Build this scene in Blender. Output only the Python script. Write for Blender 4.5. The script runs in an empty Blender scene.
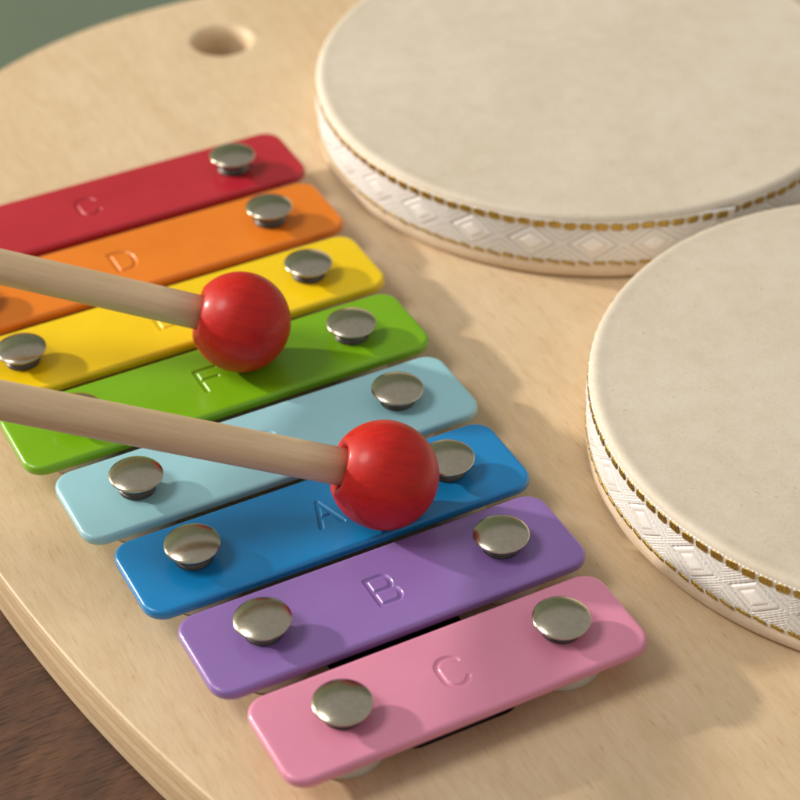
import bpy, bmesh, math, random
from mathutils import Vector, Matrix, Quaternion
random.seed(4)
S = 0.028                      # one bar pitch (28 mm); everything below is in pitches
HB = -0.327                    # board top below the bars' painted top (z = 0 in pitches)
BT = 0.572                     # board thickness
Z0 = -(HB - BT)                # lifts the table top to world z = 0
PI = math.pi
sc = bpy.context.scene
COL = sc.collection

def W(x, y, z=0.0): return Vector((x*S, y*S, (z+Z0)*S))

# ------------------------------------------------------------------ object helpers
def mesh_obj(name, bm, mats, parent=None, smooth=True, loc=None):
    for v in bm.verts: v.co *= S
    me = bpy.data.meshes.new(name)
    bm.to_mesh(me); bm.free()
    if not isinstance(mats, (list, tuple)): mats = [mats]
    for m in mats: me.materials.append(m)
    if smooth:
        for p in me.polygons: p.use_smooth = True
    o = bpy.data.objects.new(name, me); COL.objects.link(o)
    if parent is not None: o.parent = parent
    if loc is not None: o.location = loc
    return o

def thing(name, label, cat, loc, group=None):
    o = bpy.data.objects.new(name, None); COL.objects.link(o)
    o.empty_display_size = 0.02
    o.location = loc; o['label'] = label; o['category'] = cat
    if group: o['group'] = group
    return o

def loft(bm, loops, close_ring=True, mat=0):
    rows = [[bm.verts.new(p) for p in lp] for lp in loops]
    n = len(rows[0])
    for a, b in zip(rows, rows[1:]):
        for i in range(n if close_ring else n-1):
            j = (i+1) % n
            f = bm.faces.new((a[i], a[j], b[j], b[i])); f.material_index = mat
    return rows

def lathe(bm, prof, n=48, mats=None, cap0=True, cap1=True):
    """prof: list of (r, z); mats: material index per segment"""
    rows = []
    for r, z in prof:
        if r < 1e-6: rows.append([bm.verts.new((0, 0, z))])
        else: rows.append([bm.verts.new((r*math.cos(2*PI*i/n), r*math.sin(2*PI*i/n), z)) for i in range(n)])
    for k, (a, b) in enumerate(zip(rows, rows[1:])):
        mi = mats[k] if mats else 0
        for i in range(n):
            j = (i+1) % n
            if len(a) == 1 and len(b) == 1: continue
            if len(a) == 1: f = bm.faces.new((a[0], b[j], b[i]))
            elif len(b) == 1: f = bm.faces.new((a[i], a[j], b[0]))
            else: f = bm.faces.new((a[i], a[j], b[j], b[i]))
            f.material_index = mi
    bmesh.ops.recalc_face_normals(bm, faces=bm.faces[:])
    return rows

# ------------------------------------------------------------------ material helpers
def srgb(r, g, b):
    f = lambda c: (c/255/12.92) if c/255 <= 0.04045 else ((c/255+0.055)/1.055)**2.4
    return (f(r), f(g), f(b), 1)

class NT:
    def __init__(s, name):
        s.m = bpy.data.materials.new(name); s.m.use_nodes = True
        s.t = s.m.node_tree; s.N = s.t.nodes; s.L = s.t.links
        s.b = s.N['Principled BSDF']
    def n(s, typ, **kw):
        x = s.N.new(typ)
        for k, v in kw.items():
            if k.startswith('i_'):
                key = k[2:]
                x.inputs[int(key) if key.isdigit() else key.replace('_', ' ')].default_value = v
            else: setattr(x, k, v)
        return x
    def l(s, a, b): s.L.new(a, b)
    def setp(s, **kw):
        for k, v in kw.items(): s.b.inputs[k.replace('_', ' ')].default_value = v
    def ramp(s, fac, stops):
        r = s.n('ShaderNodeValToRGB'); e = r.color_ramp.elements
        while len(e) < len(stops): e.new(0.5)
        for el, (p, c) in zip(e, stops): el.position = p; el.color = c
        s.l(fac, r.inputs[0]); return r.outputs[0]
    def coords(s, scale=(1, 1, 1), rot=(0, 0, 0), kind='Object'):
        tc = s.n('ShaderNodeTexCoord'); mp = s.n('ShaderNodeMapping')
        mp.inputs['Scale'].default_value = scale; mp.inputs['Rotation'].default_value = rot
        s.l(tc.outputs[kind], mp.inputs[0]); return mp.outputs[0]
    def noise(s, vec, scale, detail=4, rough=0.55, dist=0.0):
        x = s.n('ShaderNodeTexNoise'); x.inputs['Scale'].default_value = scale
        x.inputs['Detail'].default_value = detail; x.inputs['Roughness'].default_value = rough
        x.inputs['Distortion'].default_value = dist
        s.l(vec, x.inputs['Vector']); return x.outputs[0]
    def mix(s, fac, a, b, mode='MIX'):
        x = s.n('ShaderNodeMix', data_type='RGBA', blend_type=mode)
        for sock, v in ((x.inputs[0], fac), (x.inputs[6], a), (x.inputs[7], b)):
            if isinstance(v, (float, int, tuple)): sock.default_value = v
            else: s.l(v, sock)
        return x.outputs[2]
    def bump(s, h, strength=0.2, dist=0.0005):
        x = s.n('ShaderNodeBump'); x.inputs['Strength'].default_value = strength
        x.inputs['Distance'].default_value = dist
        s.l(h, x.inputs['Height']); s.l(x.outputs[0], s.b.inputs['Normal'])
    def rough(s, fac, lo, hi):
        x = s.n('ShaderNodeMapRange'); x.inputs[3].default_value = lo; x.inputs[4].default_value = hi
        s.l(fac, x.inputs[0]); s.l(x.outputs[0], s.b.inputs['Roughness'])

def paint(name, col, rough=0.3):
    t = NT(name)
    v = t.coords()
    big = t.noise(v, 45, 3)
    c2 = tuple(min(1, x*1.05+0.004) for x in col[:3])+(1,)
    c1 = tuple(x*0.95 for x in col[:3])+(1,)
    t.l(t.ramp(big, [(0.3, c1), (0.7, c2)]), t.b.inputs['Base Color'])
    fine = t.noise(v, 420, 2)
    t.rough(t.noise(v, 160, 3), rough-0.05, rough+0.09)
    sc1 = t.ramp(t.noise(t.coords(scale=(0.05, 1, 1), rot=(0, 0, 0.5)), 1500, 2), [(0.70, (0, 0, 0, 1)), (0.74, (1, 1, 1, 1))])
    sc2 = t.ramp(t.noise(t.coords(scale=(1, 0.06, 1), rot=(0, 0, 0.9)), 1300, 2), [(0.71, (0, 0, 0, 1)), (0.75, (1, 1, 1, 1))])
    scr = t.mix(1.0, sc1, sc2, 'ADD')
    t.bump(t.mix(0.10, t.mix(0.25, fine, t.noise(v, 2600, 2)), scr), 0.06, 0.0004)
    t.setp(IOR=1.47, Coat_Weight=0.25, Coat_Roughness=0.12)
    return t.m

def birch_nodes(t, ang, c_lo, c_mid, c_hi):
    v = t.coords(scale=(1, 0.09, 1), rot=(0, 0, ang))
    v2 = t.coords(scale=(1, 0.07, 1), rot=(0, 0, ang))
    v0 = t.coords()
    broad = t.noise(t.coords(scale=(1, 0.22, 1), rot=(0, 0, ang)), 26, 5, 0.55, 0.6)
    streak = t.noise(v, 420, 5, 0.65, 0.25)
    fine = t.noise(v2, 2400, 3, 0.6)
    col = t.ramp(broad, [(0.28, c_lo), (0.5, c_mid), (0.74, c_hi)])
    st = t.ramp(streak, [(0.32, (0.86, 0.82, 0.76, 1)), (0.56, (1, 1, 1, 1))])
    col = t.mix(0.4, col, st, 'MULTIPLY')
    fn = t.ramp(fine, [(0.35, (0.83, 0.78, 0.71, 1)), (0.55, (1, 1, 1, 1))])
    col = t.mix(0.45, col, fn, 'MULTIPLY')
    mott = t.ramp(t.noise(v0, 130, 4), [(0.35, (0.93, 0.9, 0.87, 1)), (0.65, (1, 1, 1, 1))])
    col = t.mix(0.5, col, mott, 'MULTIPLY')
    fleck = t.noise(t.coords(scale=(1, 0.16, 1), rot=(0, 0, ang+0.12)), 1100, 2, 0.5)
    col = t.mix(0.5, col, t.ramp(fleck, [(0.63, (1, 1, 1, 1)), (0.72, (0.74, 0.64, 0.53, 1))]), 'MULTIPLY')
    wave = t.noise(t.coords(scale=(1, 0.3, 1), rot=(0, 0, ang-0.15)), 62, 3, 0.5, 2.2)
    col = t.mix(0.25, col, t.ramp(wave, [(0.44, (1, 1, 1, 1)), (0.5, (0.88, 0.81, 0.73, 1)), (0.56, (1, 1, 1, 1))]), 'MULTIPLY')
    return col, streak, fine

def mat_board():
    t = NT('birch_face')
    col, st, fine = birch_nodes(t, math.radians(14), srgb(211, 184, 147), srgb(218, 193, 157), srgb(225, 203, 170))
    t.l(col, t.b.inputs['Base Color'])
    t.rough(st, 0.36, 0.52)
    t.bump(t.mix(0.5, st, fine), 0.08, 0.0003)
    return t.m

def mat_ply():
    t = NT('birch_ply_edge')
    tc = t.n('ShaderNodeTexCoord'); sx = t.n('ShaderNodeSeparateXYZ'); t.l(tc.outputs['Object'], sx.inputs[0])
    # position in the ply stack, slightly wobbling
    wob = t.noise(t.coords(scale=(1, 1, 0.2)), 60, 2)
    m1 = t.n('ShaderNodeMath', operation='MULTIPLY_ADD'); t.l(wob, m1.inputs[0]); m1.inputs[1].default_value = 0.0005
    t.l(sx.outputs[2], m1.inputs[2])
    mr = t.n('ShaderNodeMapRange'); mr.inputs[1].default_value = -BT*S; mr.inputs[2].default_value = 0
    t.l(m1.outputs[0], mr.inputs[0])
    a, b, d = srgb(228, 203, 164), srgb(216, 187, 146), srgb(190, 157, 118)
    stops = [(0.0, b), (0.1, b), (0.11, d), (0.135, a), (0.30, a), (0.31, d), (0.335, b), (0.5, b), (0.51, d),
             (0.535, a), (0.68, a), (0.69, d), (0.72, b), (0.86, b), (0.87, d), (0.89, a), (1.0, a)]
    col = t.ramp(mr.outputs[0], stops)
    fib = t.noise(t.coords(scale=(0.25, 0.25, 1)), 1500, 4, 0.65)
    fc = t.ramp(fib, [(0.3, (0.8, 0.74, 0.66, 1)), (0.6, (1, 1, 1, 1))])
    t.l(t.mix(0.6, col, fc, 'MULTIPLY'), t.b.inputs['Base Color'])
    t.setp(Roughness=0.5); t.bump(fib, 0.25, 0.0003)
    return t.m

def mat_walnut():
    t = NT('dark_walnut')
    A = math.radians(-33)
    big = t.noise(t.coords(scale=(0.3, 1, 1), rot=(0, 0, A)), 34, 5, 0.6, 2.0)
    st = t.noise(t.coords(scale=(0.14, 1, 1), rot=(0, 0, A)), 520, 5, 0.65, 0.6)
    pores = t.noise(t.coords(scale=(0.10, 1, 1), rot=(0, 0, A)), 1700, 2, 0.5)
    col = t.ramp(big, [(0.28, srgb(50, 34, 27)), (0.48, srgb(94, 64, 46)), (0.6, srgb(118, 82, 58)), (0.75, srgb(72, 50, 38))])
    col = t.mix(0.5, col, t.ramp(st, [(0.32, (0.5, 0.44, 0.4, 1)), (0.58, (1, 1, 1, 1))]), 'MULTIPLY')
    col = t.mix(0.75, col, t.ramp(pores, [(0.36, (0.38, 0.34, 0.32, 1)), (0.46, (1, 1, 1, 1))]), 'MULTIPLY')
    t.l(col, t.b.inputs['Base Color']); t.rough(st, 0.42, 0.6)
    t.bump(pores, 0.3, 0.0004)
    return t.m

def mat_skin():
    t = NT('parchment_skin')
    v = t.coords()
    a = t.noise(v, 26, 6, 0.6, 0.4); b = t.noise(v, 170, 5, 0.65); c = t.noise(v, 1500, 3, 0.7)
    col = t.ramp(a, [(0.3, srgb(213, 201, 180)), (0.5, srgb(217, 206, 187)), (0.72, srgb(222, 212, 194))])
    col = t.mix(0.6, col, t.ramp(b, [(0.33, (0.9, 0.87, 0.83, 1)), (0.62, (1, 1, 1, 1))]), 'MULTIPLY')
    col = t.mix(0.45, col, t.ramp(c, [(0.32, (0.84, 0.8, 0.75, 1)), (0.56, (1, 1, 1, 1))]), 'MULTIPLY')
    fleck = t.ramp(t.noise(v, 620, 2, 0.5), [(0.70, (1, 1, 1, 1)), (0.76, (0.72, 0.64, 0.55, 1))])
    col = t.mix(0.5, col, fleck, 'MULTIPLY')
    t.l(col, t.b.inputs['Base Color']); t.setp(Roughness=0.6)
    t.bump(t.mix(0.5, b, c), 0.12, 0.0004)
    return t.m

def mat_hoop():
    t = NT('pale_hoop')
    v = t.coords(scale=(1, 1, 3))
    a = t.noise(v, 120, 5); c = t.noise(v, 1200, 3)
    col = t.ramp(a, [(0.3, srgb(218, 197, 170)), (0.7, srgb(232, 215, 192))])
    col = t.mix(0.4, col, t.ramp(c, [(0.35, (0.82, 0.76, 0.7, 1)), (0.6, (1, 1, 1, 1))]), 'MULTIPLY')
    t.l(col, t.b.inputs['Base Color']); t.setp(Roughness=0.5); t.bump(c, 0.12, 0.0003)
    return t.m

def mat_ribbon():
    t = NT('white_satin_ribbon')
    v = t.coords()
    c = t.noise(v, 2400, 2)
    at = t.n('ShaderNodeAttribute', attribute_name='weave')
    ground = t.ramp(c, [(0.3, srgb(216, 211, 204)), (0.7, srgb(236, 231, 225))])
    satin = t.ramp(c, [(0.3, srgb(240, 237, 232)), (0.7, srgb(252, 250, 247))])  # whiter satin threads: part of the weave's sheen put into the colour
    t.l(t.mix(at.outputs['Fac'], ground, satin), t.b.inputs['Base Color'])
    mr = t.n('ShaderNodeMapRange'); mr.inputs[3].default_value = 0.55; mr.inputs[4].default_value = 0.27
    t.l(at.outputs['Fac'], mr.inputs[0]); t.l(mr.outputs[0], t.b.inputs['Roughness'])
    t.setp(Sheen_Weight=0.25, Sheen_Roughness=0.4)
    t.bump(c, 0.18, 0.0002)
    return t.m

def mat_gold(name, dark=False):
    t = NT(name)
    v = t.coords()
    n = t.noise(v, 3200, 2)
    t.l(t.ramp(n, [(0.35, srgb(134, 106, 46)), (0.65, srgb(214, 182, 94))]), t.b.inputs['Base Color'])
    t.setp(Metallic=0.9, Roughness=0.34); t.bump(n, 0.5, 0.0003)
    return t.m

def mat_nickel():
    t = NT('brushed_nickel')
    v = t.coords()
    n = t.noise(v, 900, 4, 0.65); s = t.noise(t.coords(scale=(1, 0.1, 1), rot=(0, 0, 0.7)), 2600, 3)
    t.l(t.ramp(n, [(0.3, srgb(186, 177, 157)), (0.7, srgb(199, 190, 170))]), t.b.inputs['Base Color'])
    t.setp(Metallic=1.0); t.rough(s, 0.16, 0.30); t.bump(t.mix(0.5, s, t.noise(v, 260, 2)), 0.05, 0.0003)
    return t.m

def simple(name, col, rough=0.5, nscale=300, var=0.1, bumpy=0.1, metallic=0.0):
    t = NT(name); n = t.noise(t.coords(), nscale, 4)
    lo = tuple(x*(1-var) for x in col[:3])+(1,); hi = tuple(min(1, x*(1+var)) for x in col[:3])+(1,)
    t.l(t.ramp(n, [(0.3, lo), (0.7, hi)]), t.b.inputs['Base Color'])
    t.setp(Roughness=rough, Metallic=metallic); t.bump(n, bumpy, 0.0004)
    return t.m

def mat_ball():
    t = NT('red_painted_wood')
    v = t.coords(scale=(1, 1, 0.08), rot=(0.35, 0.9, 0))
    g = t.noise(v, 900, 4, 0.65, 0.3); b = t.noise(t.coords(), 120, 3)
    col = t.ramp(g, [(0.32, srgb(180, 17, 9)), (0.6, srgb(199, 26, 13))])
    col = t.mix(0.4, col, t.ramp(b, [(0.35, (0.86, 0.8, 0.8, 1)), (0.65, (1, 1, 1, 1))]), 'MULTIPLY')
    t.l(col, t.b.inputs['Base Color']); t.rough(g, 0.42, 0.55); t.bump(t.mix(0.5, g, b), 0.1, 0.0004)
    t.setp(Specular_IOR_Level=0.28, Coat_Weight=0.22, Coat_Roughness=0.2)
    return t.m

def mat_stick():
    t = NT('beech_stick')
    v = t.coords(scale=(1, 1, 0.05))
    g = t.noise(v, 1600, 5, 0.65, 0.2); b = t.noise(t.coords(scale=(1, 1, 0.15)), 200, 4)
    col = t.ramp(b, [(0.3, srgb(212, 181, 141)), (0.7, srgb(225, 197, 158))])
    col = t.mix(0.45, col, t.ramp(g, [(0.35, (0.82, 0.75, 0.68, 1)), (0.55, (1, 1, 1, 1))]), 'MULTIPLY')
    t.l(col, t.b.inputs['Base Color']); t.setp(Roughness=0.5); t.bump(g, 0.2, 0.0003)
    return t.m

M_board, M_ply, M_walnut, M_skin, M_hoop = mat_board(), mat_ply(), mat_walnut(), mat_skin(), mat_hoop()
M_ribbon, M_gold, M_nickel, M_ball, M_stick = mat_ribbon(), mat_gold('gold_thread'), mat_nickel(), mat_ball(), mat_stick()
M_black = simple('dark_nail_collar', (0.10, 0.092, 0.082, 1), 0.38, 500, 0.3, 0.1, 0.85)
M_slot_shade = simple('slot_shade_dark', (0.045, 0.032, 0.024, 1), 0.7)  # shade inside the sound slot, put into the colour of its walls and floor
M_spacer = simple('grey_white_plastic', srgb(214, 206, 192), 0.45, 200, 0.05, 0.05)
M_wall = simple('sage_green_wall', srgb(150, 166, 138), 0.85, 9, 0.06, 0.2)
BARS = [  # colour name, letter, letter x, paint
    ('pink', 'C', 1.082, srgb(217, 136, 164)), ('purple', 'B', 1.032, srgb(140, 106, 174)),
    ('bright blue', 'A', 1.003, srgb(14, 127, 190)), ('pale blue', 'G', 0.965, srgb(150, 199, 209)),
    ('green', 'F', 0.886, srgb(116, 172, 10)), ('yellow', 'E', 0.872, srgb(240, 202, 8)),
    ('orange', 'D', 0.865, srgb(226, 124, 28)), ('red', 'C', 0.889, srgb(180, 34, 50))]

# ------------------------------------------------------------------ board
def arc(cx, cy, r, a0, a1, n): return [(cx+r*math.cos(a0+(a1-a0)*i/n), cy+r*math.sin(a0+(a1-a0)*i/n)) for i in range(n+1)]

def board_outline():
    half = []                                     # top centre -> left side -> bottom centre (counter-clockwise)
    half += [(5.0-1.8*i/6, 10.96) for i in range(6)]
    aL = math.atan2(0.162, -0.987)
    half += arc(3.2, 6.46, 4.5, PI/2, aL, 36)
    a0 = math.atan2(7.19-4.59, -1.24-14.56); a1 = math.atan2(-3.80-4.59, 0.82-14.56)+2*PI
    half += arc(14.56, 4.59, 16.1, a0, a1, 70)[1:-1]
    b0 = math.atan2(-0.521, -0.853)+2*PI
    half += arc(2.954, -2.5, 2.5, b0, 1.5*PI, 20)
    half += [(2.954+(5-2.954)*i/6, -5.0) for i in range(1, 7)]
    right = [(10-x, y) for x, y in reversed(half[1:-1])]
    return half+right

def offset(pts, d):
    """move a counter-clockwise outline inward by d"""
    out = []; n = len(pts)
    for i in range(n):
        a = Vector(pts[i-1]); b = Vector(pts[(i+1) % n]); t = (b-a).normalized()
        out.append((pts[i][0]-t.y*d, pts[i][1]+t.x*d))
    return out

def round_slot(corners, r, n=6):
    out = []; m = len(corners)
    for i in range(m):
        p = Vector(corners[i]); a = (Vector(corners[i-1])-p).normalized(); b = (Vector(corners[(i+1) % m])-p).normalized()
        for k in range(n+1):
            t = k/n
            out.append(tuple((p+a*r*(1-t)**2+b*r*t**2)))
    return out

board_root = thing('music_board', 'pale birch music board with eight rainbow metal bars nailed to it', 'toy xylophone', W(5, 3, HB-BT))
BO = Vector((5, 3))
def build_board():
    bm = bmesh.new()
    out = [(x-BO.x, y-BO.y) for x, y in board_outline()]
    loops = []
    rr = 0.022
    prof = [(0.08, -BT), (0.02, -BT+0.03), (0.0, -BT+0.07)] + [(0.0, -rr-0.02)] + \
           [(rr*(1-math.cos(a)), -rr*(1-math.sin(a))) for a in [PI/2*k/7 for k in range(8)]] + [(rr+0.03, 0.0)]
    for ins, z in prof: loops.append([(x, y, z) for x, y in offset(out, ins)])
    rows = loft(bm, loops, mat=1)
    for f in bm.faces:
        if f.calc_center_median().z > -0.045: f.material_index = 0
    # finger hole and the sound slot under the bars
    hx, hy = 3.539-BO.x, 9.918-BO.y
    n = 48
    hole = [[(hx+r*math.cos(2*PI*i/n), hy+r*math.sin(2*PI*i/n), z) for i in range(n)]
            for r, z in ((0.375, 0), (0.355, -0.006), (0.325, -0.03), (0.305, -0.065), (0.295, -0.11), (0.295, -BT+0.05), (0.33, -BT))]
    hr = loft(bm, hole, mat=0)
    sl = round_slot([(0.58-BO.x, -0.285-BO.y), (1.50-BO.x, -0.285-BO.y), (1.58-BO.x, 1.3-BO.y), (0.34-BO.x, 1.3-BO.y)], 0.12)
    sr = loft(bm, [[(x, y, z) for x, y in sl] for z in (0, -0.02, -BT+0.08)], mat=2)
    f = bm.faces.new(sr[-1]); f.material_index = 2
    for k in (-1, 0):
        es = []
        for R in (rows[-1] if k == -1 else rows[0], hr[0] if k == -1 else hr[-1], sr[0] if k == -1 else None):
            if R is None: continue
            for i in range(len(R)):
                e = bm.edges.get((R[i], R[(i+1) % len(R)])); es.append(e)
        g = bmesh.ops.triangle_fill(bm, edges=es, use_beauty=True)
        for f in g['geom']:
            if isinstance(f, bmesh.types.BMFace): f.material_index = 0
    bmesh.ops.recalc_face_normals(bm, faces=bm.faces[:])
    o = mesh_obj('board', bm, [M_board, M_ply, M_slot_shade], board_root, loc=(0, 0, BT*S))
    for p in o.data.polygons:
        if abs(p.normal.z) > 0.999: p.use_smooth = False
    return o
build_board()

# ------------------------------------------------------------------ bars
BW, BTH, BR, BV = 0.900, 0.092, 0.18, 0.036
def rrect(L, Wd, r, ins, z, n=9):
    hx, hy, rr = L/2-ins, Wd/2-ins, max(r-ins, 0.01)
    pts = []
    for cx, cy, a in ((hx-rr, hy-rr, 0), (-hx+rr, hy-rr, PI/2), (-hx+rr, -hy+rr, PI), (hx-rr, -hy+rr, 1.5*PI)):
        for i in range(n+1):
            t = a+PI/2*i/n; pts.append((cx+rr*math.cos(t), cy+rr*math.sin(t), z))
    return pts

LH, LW = 0.29, 0.19
def letter_strokes(ch):
    h, w = LH/2, LW/2
    def ell(cx, cy, rx, ry, a0, a1, n=14):
        p = [(cx+rx*math.cos(math.radians(a0+(a1-a0)*i/n)), cy+ry*math.sin(math.radians(a0+(a1-a0)*i/n))) for i in range(n+1)]
        return p
    if ch == 'A': return [[(-w, -h), (0, h), (w, -h)], [(-w*0.58, -h*0.25), (w*0.58, -h*0.25)]]
    if ch == 'B': return [[(-w, -h), (-w, h), (w*0.3, h)]+ell(w*0.3, h/2, w*0.55, h/2, 90, -90)+[(-w, 0)],
                          [(w*0.3, 0)]+ell(w*0.35, -h/2, w*0.65, h/2, 90, -90)+[(-w, -h)]]
    if ch == 'C': return [ell(0, h*0.35, w, h*0.65, 25, 180)+ell(0, -h*0.35, w, h*0.65, 180, 335)]
    if ch == 'D': return [[(-w, -h), (-w, h), (-w*0.1, h)]+ell(-w*0.1, h*0.2, w*1.1, h*0.8, 90, 0, 8)+ell(-w*0.1, -h*0.2, w*1.1, h*0.8, 0, -90, 8)+[(-w, -h)]]
    if ch == 'E': return [[(w, h), (-w, h), (-w, -h), (w, -h)], [(-w, 0), (w*0.7, 0)]]
    if ch == 'F': return [[(w, h), (-w, h), (-w, -h)], [(-w, 0.01), (w*0.7, 0.01)]]
    if ch == 'G': return [ell(0, h*0.35, w, h*0.65, 25, 180)+ell(0, -h*0.35, w, h*0.65, 180, 360)+[(w, -h*0.05), (w*0.2, -h*0.05)]]

def seg_d(px, py, a, b):
    dx, dy = b[0]-a[0], b[1]-a[1]; L = dx*dx+dy*dy
    t = 0 if L == 0 else max(0, min(1, ((px-a[0])*dx+(py-a[1])*dy)/L))
    return math.hypot(px-a[0]-t*dx, py-a[1]-t*dy)
def sstep(a, b, x):
    t = max(0, min(1, (x-a)/(b-a))); return t*t*(3-2*t)

def bar_mesh(L, ch, lx):
    bm = bmesh.new()
    prof = [(0.03, -BTH), (0.008, -BTH+0.008), (0.0, -BTH+0.022)] + \
           [(BV*(1-math.cos(a)), -BV*(1-math.sin(a))) for a in [PI/2*k/6 for k in range(7)]] + [(BV+0.02, 0.0), (BV+0.06, 0.0)]
    prof[3:4] = [(0.0, -BV)]
    rows = loft(bm, [rrect(L, BW, BR, i, z) for i, z in prof])
    bm.faces.new(list(reversed(rows[0])))
    # stamped letter: a fine patch of the top face pressed down along the strokes
    N, hw, hh = 84, 0.17, 0.21
    st = letter_strokes(ch)
    segs = [(a, b) for s in st for a, b in zip(s, s[1:])]
    grid = []
    for j in range(N+1):
        row = []
        for i in range(N+1):
            x, y = -hw+2*hw*i/N, -hh+2*hh*j/N
            z = 0.0
            if 0 < i < N and 0 < j < N:
                d = min(seg_d(x, y, a, b) for a, b in segs)
                z = -0.011*(1-sstep(0.011, 0.025, d)) + 0.0004*sstep(0.018, 0.03, d)*(1-sstep(0.032, 0.06, d))
            row.append(bm.verts.new((lx+x, y, z)))
        grid.append(row)
    for j in range(N):
        for i in range(N):
            bm.faces.new((grid[j][i], grid[j][i+1], grid[j+1][i+1], grid[j+1][i]))
    per = [grid[0][i] for i in range(N)]+[grid[j][N] for j in range(N)]+[grid[N][i] for i in range(N, 0, -1)]+[grid[j][0] for j in range(N, 0, -1)]
    es = [bm.edges.get((per[i], per[(i+1) % len(per)])) for i in range(len(per))]
    top = rows[-1]
    es += [bm.edges.get((top[i], top[(i+1) % len(top)])) for i in range(len(top))]
    bmesh.ops.triangle_fill(bm, edges=es, use_beauty=True)
    bmesh.ops.recalc_face_normals(bm, faces=bm.faces[:])
    return bm

def pin_bm(up):
    """nail with a low domed head whose rim stands `up` above the bar"""
    bm = bmesh.new()
    R, hd = 0.222, 0.052
    dome = [(0.985*R*(1-k/12) if k < 12 else 0, up+0.010+hd*(1-(1-k/12)**2.0)) for k in range(0, 13)]
    # read from the rim inwards: height rises fast at the rim, then flattens
    dome = [(0.985*R*math.cos(PI/2*k/14) if k < 14 else 0, up+0.010+hd*math.sin(PI/2*k/14)**1.6) for k in range(0, 15)]
    prof = [(0.0, HB), (0.075, HB), (0.075, -0.004), (0.148, -0.004), (0.152, 0.004), (0.152, 0.018), (0.146, 0.024), (0.136, 0.026), (0.134, up-0.032),
            (0.150, up-0.025), (0.2, up-0.012), (R*0.985, up-0.006), (R, up-0.001), (R*0.998, up+0.006)] + dome
    mats = [0, 0, 0, 1, 1, 1, 1, 1, 1] + [0]*(len(prof))
    lathe(bm, prof, 56, mats)
    return bm
def spacer_bm():
    bm = bmesh.new()
    lathe(bm, [(0.0, HB), (0.315, HB), (0.328, HB+0.015), (0.325, -BTH-0.05), (0.30, -BTH-0.012), (0.2, -BTH-0.004), (0.0, -BTH-0.004)], 40)
    return bm

TILT = {0: 0.0, 1: 0.0, 2: 0.0, 3: 0.0, 4: 0.0, 5: 0.0, 6: 0.0, 7: 0.0}
spacer0 = None
PINS = {(0, 0): (0.125, 0.01, 0), (1, 0): (0.138, -0.02, 0.015), (2, 0): (0.148, -0.04, 0.015), (3, 0): (0.145, 0, -0.02), (5, 0): (0.13, 0, 0),
        (2, 1): (0.135, 0, 0), (4, 1): (0.135, 0, -0.015), (5, 1): (0.13, 0, -0.01), (6, 1): (0.15, 0, -0.03), (7, 1): (0.15, 0, -0.035)}
for k, (cname, ch, lx, col) in enumerate(BARS):
    l, r = -0.4188-0.1247*k, 2.5612+0.0705*k
    cx = (l+r)/2; L = r-l
    m = paint(cname.replace(' ', '_')+'_enamel', col)
    bar = mesh_obj('tone_bar', bar_mesh(L, ch, lx-cx), m, board_root)
    bar.location = W(cx, k-(0.012 if k in (2, 3) else 0.0))-board_root.location
    bar.rotation_euler.z = TILT[k]
    bar['label'] = '%s metal bar stamped with the letter %s' % (cname, ch)
    for side, px in enumerate((0.1787-0.1285*k, 2.0001+0.0566*k)):
        up, jx, jy = PINS.get((k, side), (0.125, 0, 0))
        p = mesh_obj('pin', pin_bm(up), [M_nickel, M_black], bar)
        if spacer0 is None:
            s = spacer0 = mesh_obj('spacer', spacer_bm(), M_spacer, bar)
        else:
            s = spacer0.copy(); COL.objects.link(s); s.parent = bar
        p.location = Vector(((px-cx+jx)*S, jy*S, 0)); s.location = Vector(((px-cx)*S, 0, 0))
        p.rotation_euler = (random.uniform(-.03, .03), random.uniform(-.03, .03), random.uniform(0, 6))

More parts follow.
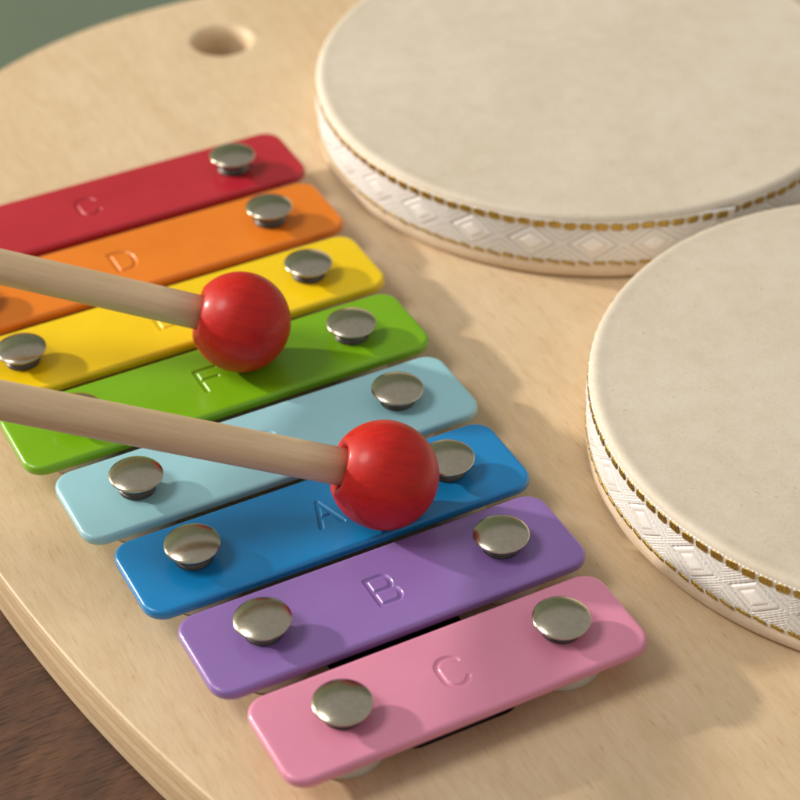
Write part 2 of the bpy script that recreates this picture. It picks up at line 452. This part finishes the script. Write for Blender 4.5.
# ------------------------------------------------------------------ drums
ZG, ZL = 0.272, -0.142
def drum(cx, cy, R, phase, seam, label):
    root = thing('hand_drum', label, 'drum', W(cx, cy, HB), 'pair of hand drums on the board')
    dz = Vector((0, 0, -HB*S))
    # wooden hoop
    bm = bmesh.new()
    prof = [(R-0.30, HB+0.002), (R-0.075, HB+0.002), (R-0.07, HB+0.026), (R-0.012, HB+0.030), (R+0.002, HB+0.044), (R+0.004, HB+0.13), (R-0.010, -0.13), (R-0.012, 0.2), (R-0.3, 0.2), (R-0.3, HB+0.002)]
    lathe(bm, prof, 160)
    mesh_obj('hoop', bm, M_hoop, root, loc=dz)
    # drumhead pulled over the rim, with a soft crease where it leaves the rim
    bm = bmesh.new()
    prof = [(R-0.004, 0.18), (R+0.004, 0.30), (R-0.004, 0.333), (R-0.022, 0.359), (R-0.046, 0.370), (R-0.07, 0.3725), (R-0.095, 0.3715), (R-0.13, 0.369),
            (R-0.16, 0.368), (R-0.4, 0.367), (R*0.6, 0.366), (R*0.3, 0.366), (0.0, 0.366)]
    lathe(bm, prof, 200)
    mesh_obj('drumhead', bm, M_skin, root, loc=dz)
    # woven ribbon with raised diamonds
    bm = bmesh.new()
    wl = bm.verts.layers.float.new('weave')          # 1 = raised satin threads, 0 = flat ground weave
    per, cols, nr = 30, 90, 62
    zb, zt = -0.172, 0.325
    vin = []
    n = per*cols
    for i in range(n):
        th = 2*PI*i/n
        u = ((th-phase)/(2*PI)*per+0.5) % 1.0-0.5
        ds = (seam-th) % (2*PI)                     # overlap of the ribbon's end
        lift = 0.045*(1-ds/0.14) if ds < 0.14 else 0.0
        rowv = []
        for j in range(nr+1):
            z = zb+(zt-zb)*j/nr
            v = (z-(ZG+ZL)/2)/((ZG-ZL)/2)            # -1 lower gold .. 1 upper gold
            h = 0.008
            wv = 0.0
            if abs(v) < 0.86:
                d = abs(u)/0.36+abs(v)/0.74
                wv = (1-sstep(0.50, 0.58, d)) if d < 0.7 else 0.5+0.5*math.cos(2*PI*(d-0.94)/0.42)
                if d < 1:
                    # satin centre, a woven outline round it, then a softer frame
                    h += 0.005*sstep(0.36, 0.66, 1-d)+0.004*sstep(0.0, 0.12, 1-d)-0.004*math.exp(-((d-0.60)/0.05)**2)
                    h += 0.0008*math.cos(2*PI*(u+v*0.12)*26)+0.002*(1-d)
                else:
                    rope = 0.5+0.5*math.cos(2*PI*(abs(u)/0.36-abs(v)/0.74)*7)
                    h += 0.0075*math.cos(2*PI*(d-1.14)*5.6)*rope
                    if d < 1.12: h -= 0.008
                h += 0.004*(1-v*v)
            elif v > 1.12 or v < -1.1:
                h += 0.007*(0.5+0.5*math.cos(2*PI*u*15)) if v > 0 else 0.004*math.cos(2*PI*u*11); wv = 0.8
            e = min(j, nr-j)
            if e == 0: h = -0.008
            rr = R-0.008+h+lift
            nv = bm.verts.new((rr*math.cos(th), rr*math.sin(th), z)); nv[wl] = wv
            rowv.append(nv)
        vin.append(rowv)
    for i in range(n):
        a, b = vin[i], vin[(i+1) % n]
        for j in range(nr): bm.faces.new((a[j], b[j], b[j+1], a[j+1]))
    mesh_obj('ribbon', bm, M_ribbon, root, loc=dz)
    # gold thread: a row of flat stitches above and below
    for z0, ln, hg, nst, jit in ((ZG, 0.120, 0.038, 120, 0.10), (ZL, 0.138, 0.017, 120, 0.25)):
        bm = bmesh.new()
        rnd = random.Random(int(z0*1000)+int(cx*10))
        for q in range(nst):
            th = phase+2*PI*(q+0.5)/nst
            ds = (seam-th) % (2*PI); lift = 0.045*(1-ds/0.14) if ds < 0.14 else 0
            rad = R+0.004+lift
            l2 = ln/2*(1+rnd.uniform(-jit, jit)*0.5); h2 = hg*(1+rnd.uniform(-jit, jit)*0.6); sk = rnd.uniform(-.1, .1)+(-0.12 if z0 < 0 else 0.0)
            zz = z0+rnd.uniform(-1, 1)*0.006
            na, nb = 8, 11
            g = []
            for a in range(na+1):
                s = -1+2*a/na; prof = (1-abs(s)**10)**0.5
                row = []
                for b in range(nb):
                    f = PI*b/(nb-1)
                    w = h2*prof*math.cos(f); ht = (0.009 if z0 > 0 else 0.008)*math.sin(f)**0.45*(1+0.10*math.cos(6*f))*prof
                    ang = th+s*l2/R
                    row.append(bm.verts.new(((rad+ht)*math.cos(ang), (rad+ht)*math.sin(ang), zz+w+sk*s*l2)))
                g.append(row)
            for a in range(na):
                for b in range(nb-1): bm.faces.new((g[a][b], g[a+1][b], g[a+1][b+1], g[a][b+1]))
        bmesh.ops.remove_doubles(bm, verts=bm.verts[:], dist=1e-5)
        bmesh.ops.recalc_face_normals(bm, faces=bm.faces[:])
        mesh_obj('gold_stitching', bm, M_gold, root, loc=dz)
    return root
drum(5.912, 0.751, 2.753, -2.904, 0.9, 'nearer cream hand drum with white ribbon, beside the purple and pink bars')
drum(6.149, 6.486, 2.757, -2.30, -1.60, 'farther cream hand drum with white ribbon, beside the red and orange bars')

# ------------------------------------------------------------------ mallets
BRAD = 0.433
def mallet(center, toward, label):
    c = Vector(center); d = (Vector(toward)-c).normalized()
    root = thing('mallet', label, 'mallet', W(*c), 'pair of red ball mallets')
    root.rotation_mode = 'QUATERNION'; root.rotation_quaternion = d.to_track_quat('Z', 'Y')
    rs = 0.150
    bm = bmesh.new()
    a0 = math.asin((rs+0.078)/BRAD)
    ze = BRAD*math.cos(a0)
    prof = [(0.0, 0.2), (rs+0.002, 0.2), (rs+0.002, ze-0.052), (rs+0.008, ze-0.038), (rs+0.020, ze-0.022), (rs+0.038, ze-0.008), (rs+0.058, ze-0.001)]
    for k in range(0, 57):
        a = a0+(PI-a0)*k/56
        prof.append((BRAD*math.sin(a) if k < 56 else 0.0, BRAD*math.cos(a)))
    lathe(bm, prof, 96)
    mesh_obj('ball_head', bm, M_ball, root)
    bm = bmesh.new()
    L = 7.0
    prof = [(0, 0.19), (rs, 0.19)]+[(rs, 0.19+(L-0.3)*i/12) for i in range(1, 13)]
    prof += [(rs*math.cos(PI/2*k/6) if k < 6 else 0.0, L-0.11+0.12*math.sin(PI/2*k/6)) for k in range(7)]
    lathe(bm, prof, 48)
    mesh_obj('stick', bm, M_stick, root)
mallet((1.410, 1.733, BRAD), (-1.235, 2.768, 1.452), 'red ball mallet resting on the bright blue bar stamped A')
mallet((1.227, 4.083, BRAD), (-0.545, 4.95, 1.06), 'red ball mallet resting on the green bar stamped F')

# ------------------------------------------------------------------ table and wall
def slab(name, x0, x1, y0, y1, z0, z1, mat, bev=0.0):
    bm = bmesh.new()
    bmesh.ops.create_cube(bm, size=1.0)
    for v in bm.verts:
        v.co = Vector(((x0+x1)/2+v.co.x*(x1-x0), (y0+y1)/2+v.co.y*(y1-y0), (z0+z1)/2+v.co.z*(z1-z0)))/S
    if bev: bmesh.ops.bevel(bm, geom=bm.edges[:], offset=bev/S, segments=3, affect='EDGES', profile=0.5)
    o = mesh_obj(name, bm, mat, smooth=False)
    o['kind'] = 'structure'
    return o
slab('tabletop', -0.75, 0.75, -0.5, 9.3*S, -0.03, 0.0, M_walnut, 0.004)
slab('wall', -2.6, 3.4, 1.75, 1.85, -1.2, 1.55, M_wall)

# ------------------------------------------------------------------ light
w = bpy.data.worlds.new('World'); sc.world = w; w.use_nodes = True
bg = w.node_tree.nodes['Background']
bg.inputs[0].default_value = (1.0, 0.97, 0.93, 1); bg.inputs[1].default_value = 0.40

def area(name, direction, dist, size, power, col, aim=W(2.0, 2.5, 0)):
    ld = bpy.data.lights.new(name, 'AREA'); ld.shape = 'DISK'; ld.size = size; ld.energy = power; ld.color = col
    o = bpy.data.objects.new(name, ld); COL.objects.link(o)
    d = Vector(direction).normalized(); o.location = aim+d*dist
    o.rotation_euler = d.to_track_quat('Z', 'Y').to_euler()
    return o
AZ = Vector((-math.cos(math.radians(47)), math.sin(math.radians(47))))
def dirv(el, az=AZ): return (az.x*math.cos(el), az.y*math.cos(el), math.sin(el))
area('key_lamp', dirv(math.radians(20)), 2.0, 0.085, 43, (1.0, 0.92, 0.81))
area('soft_lamp', dirv(math.radians(52), Vector((-0.93, 0.36))), 2.0, 0.7, 17, (1.0, 0.96, 0.92))

# ------------------------------------------------------------------ camera
cd = bpy.data.cameras.new('camera'); cam = bpy.data.objects.new('camera', cd); COL.objects.link(cam)
f_, yaw, pit, rol = 2.06843187, -0.46966329, 0.68209537, -0.0113798
cz, sz, cp, sp = math.cos(yaw), math.sin(yaw), math.cos(pit), math.sin(pit)
fw = Vector((-sz*cp, cz*cp, -sp)); rt = Vector((cz, sz, 0)); up = rt.cross(fw)
r2 = math.cos(rol)*rt+math.sin(rol)*up; u2 = r2.cross(fw)
mw = Matrix((r2, u2, -fw)).transposed().to_4x4(); mw.translation = W(-3.9813437, -9.1802292, 11.0713626)
cam.matrix_world = mw
cd.sensor_width = 36; cd.lens = f_*1000/800*36
cd.clip_start = 0.01; cd.clip_end = 50
cd.dof.use_dof = True; cd.dof.focus_distance = 16.3*S; cd.dof.aperture_fstop = 15.5; cd.dof.aperture_blades = 0
sc.camera = cam

sc.view_settings.view_transform = 'Standard'; sc.view_settings.look = 'None'
sc.view_settings.exposure = 0.0; sc.view_settings.gamma = 1.0
sc.render.engine = 'CYCLES'
sc.cycles.max_bounces = 8
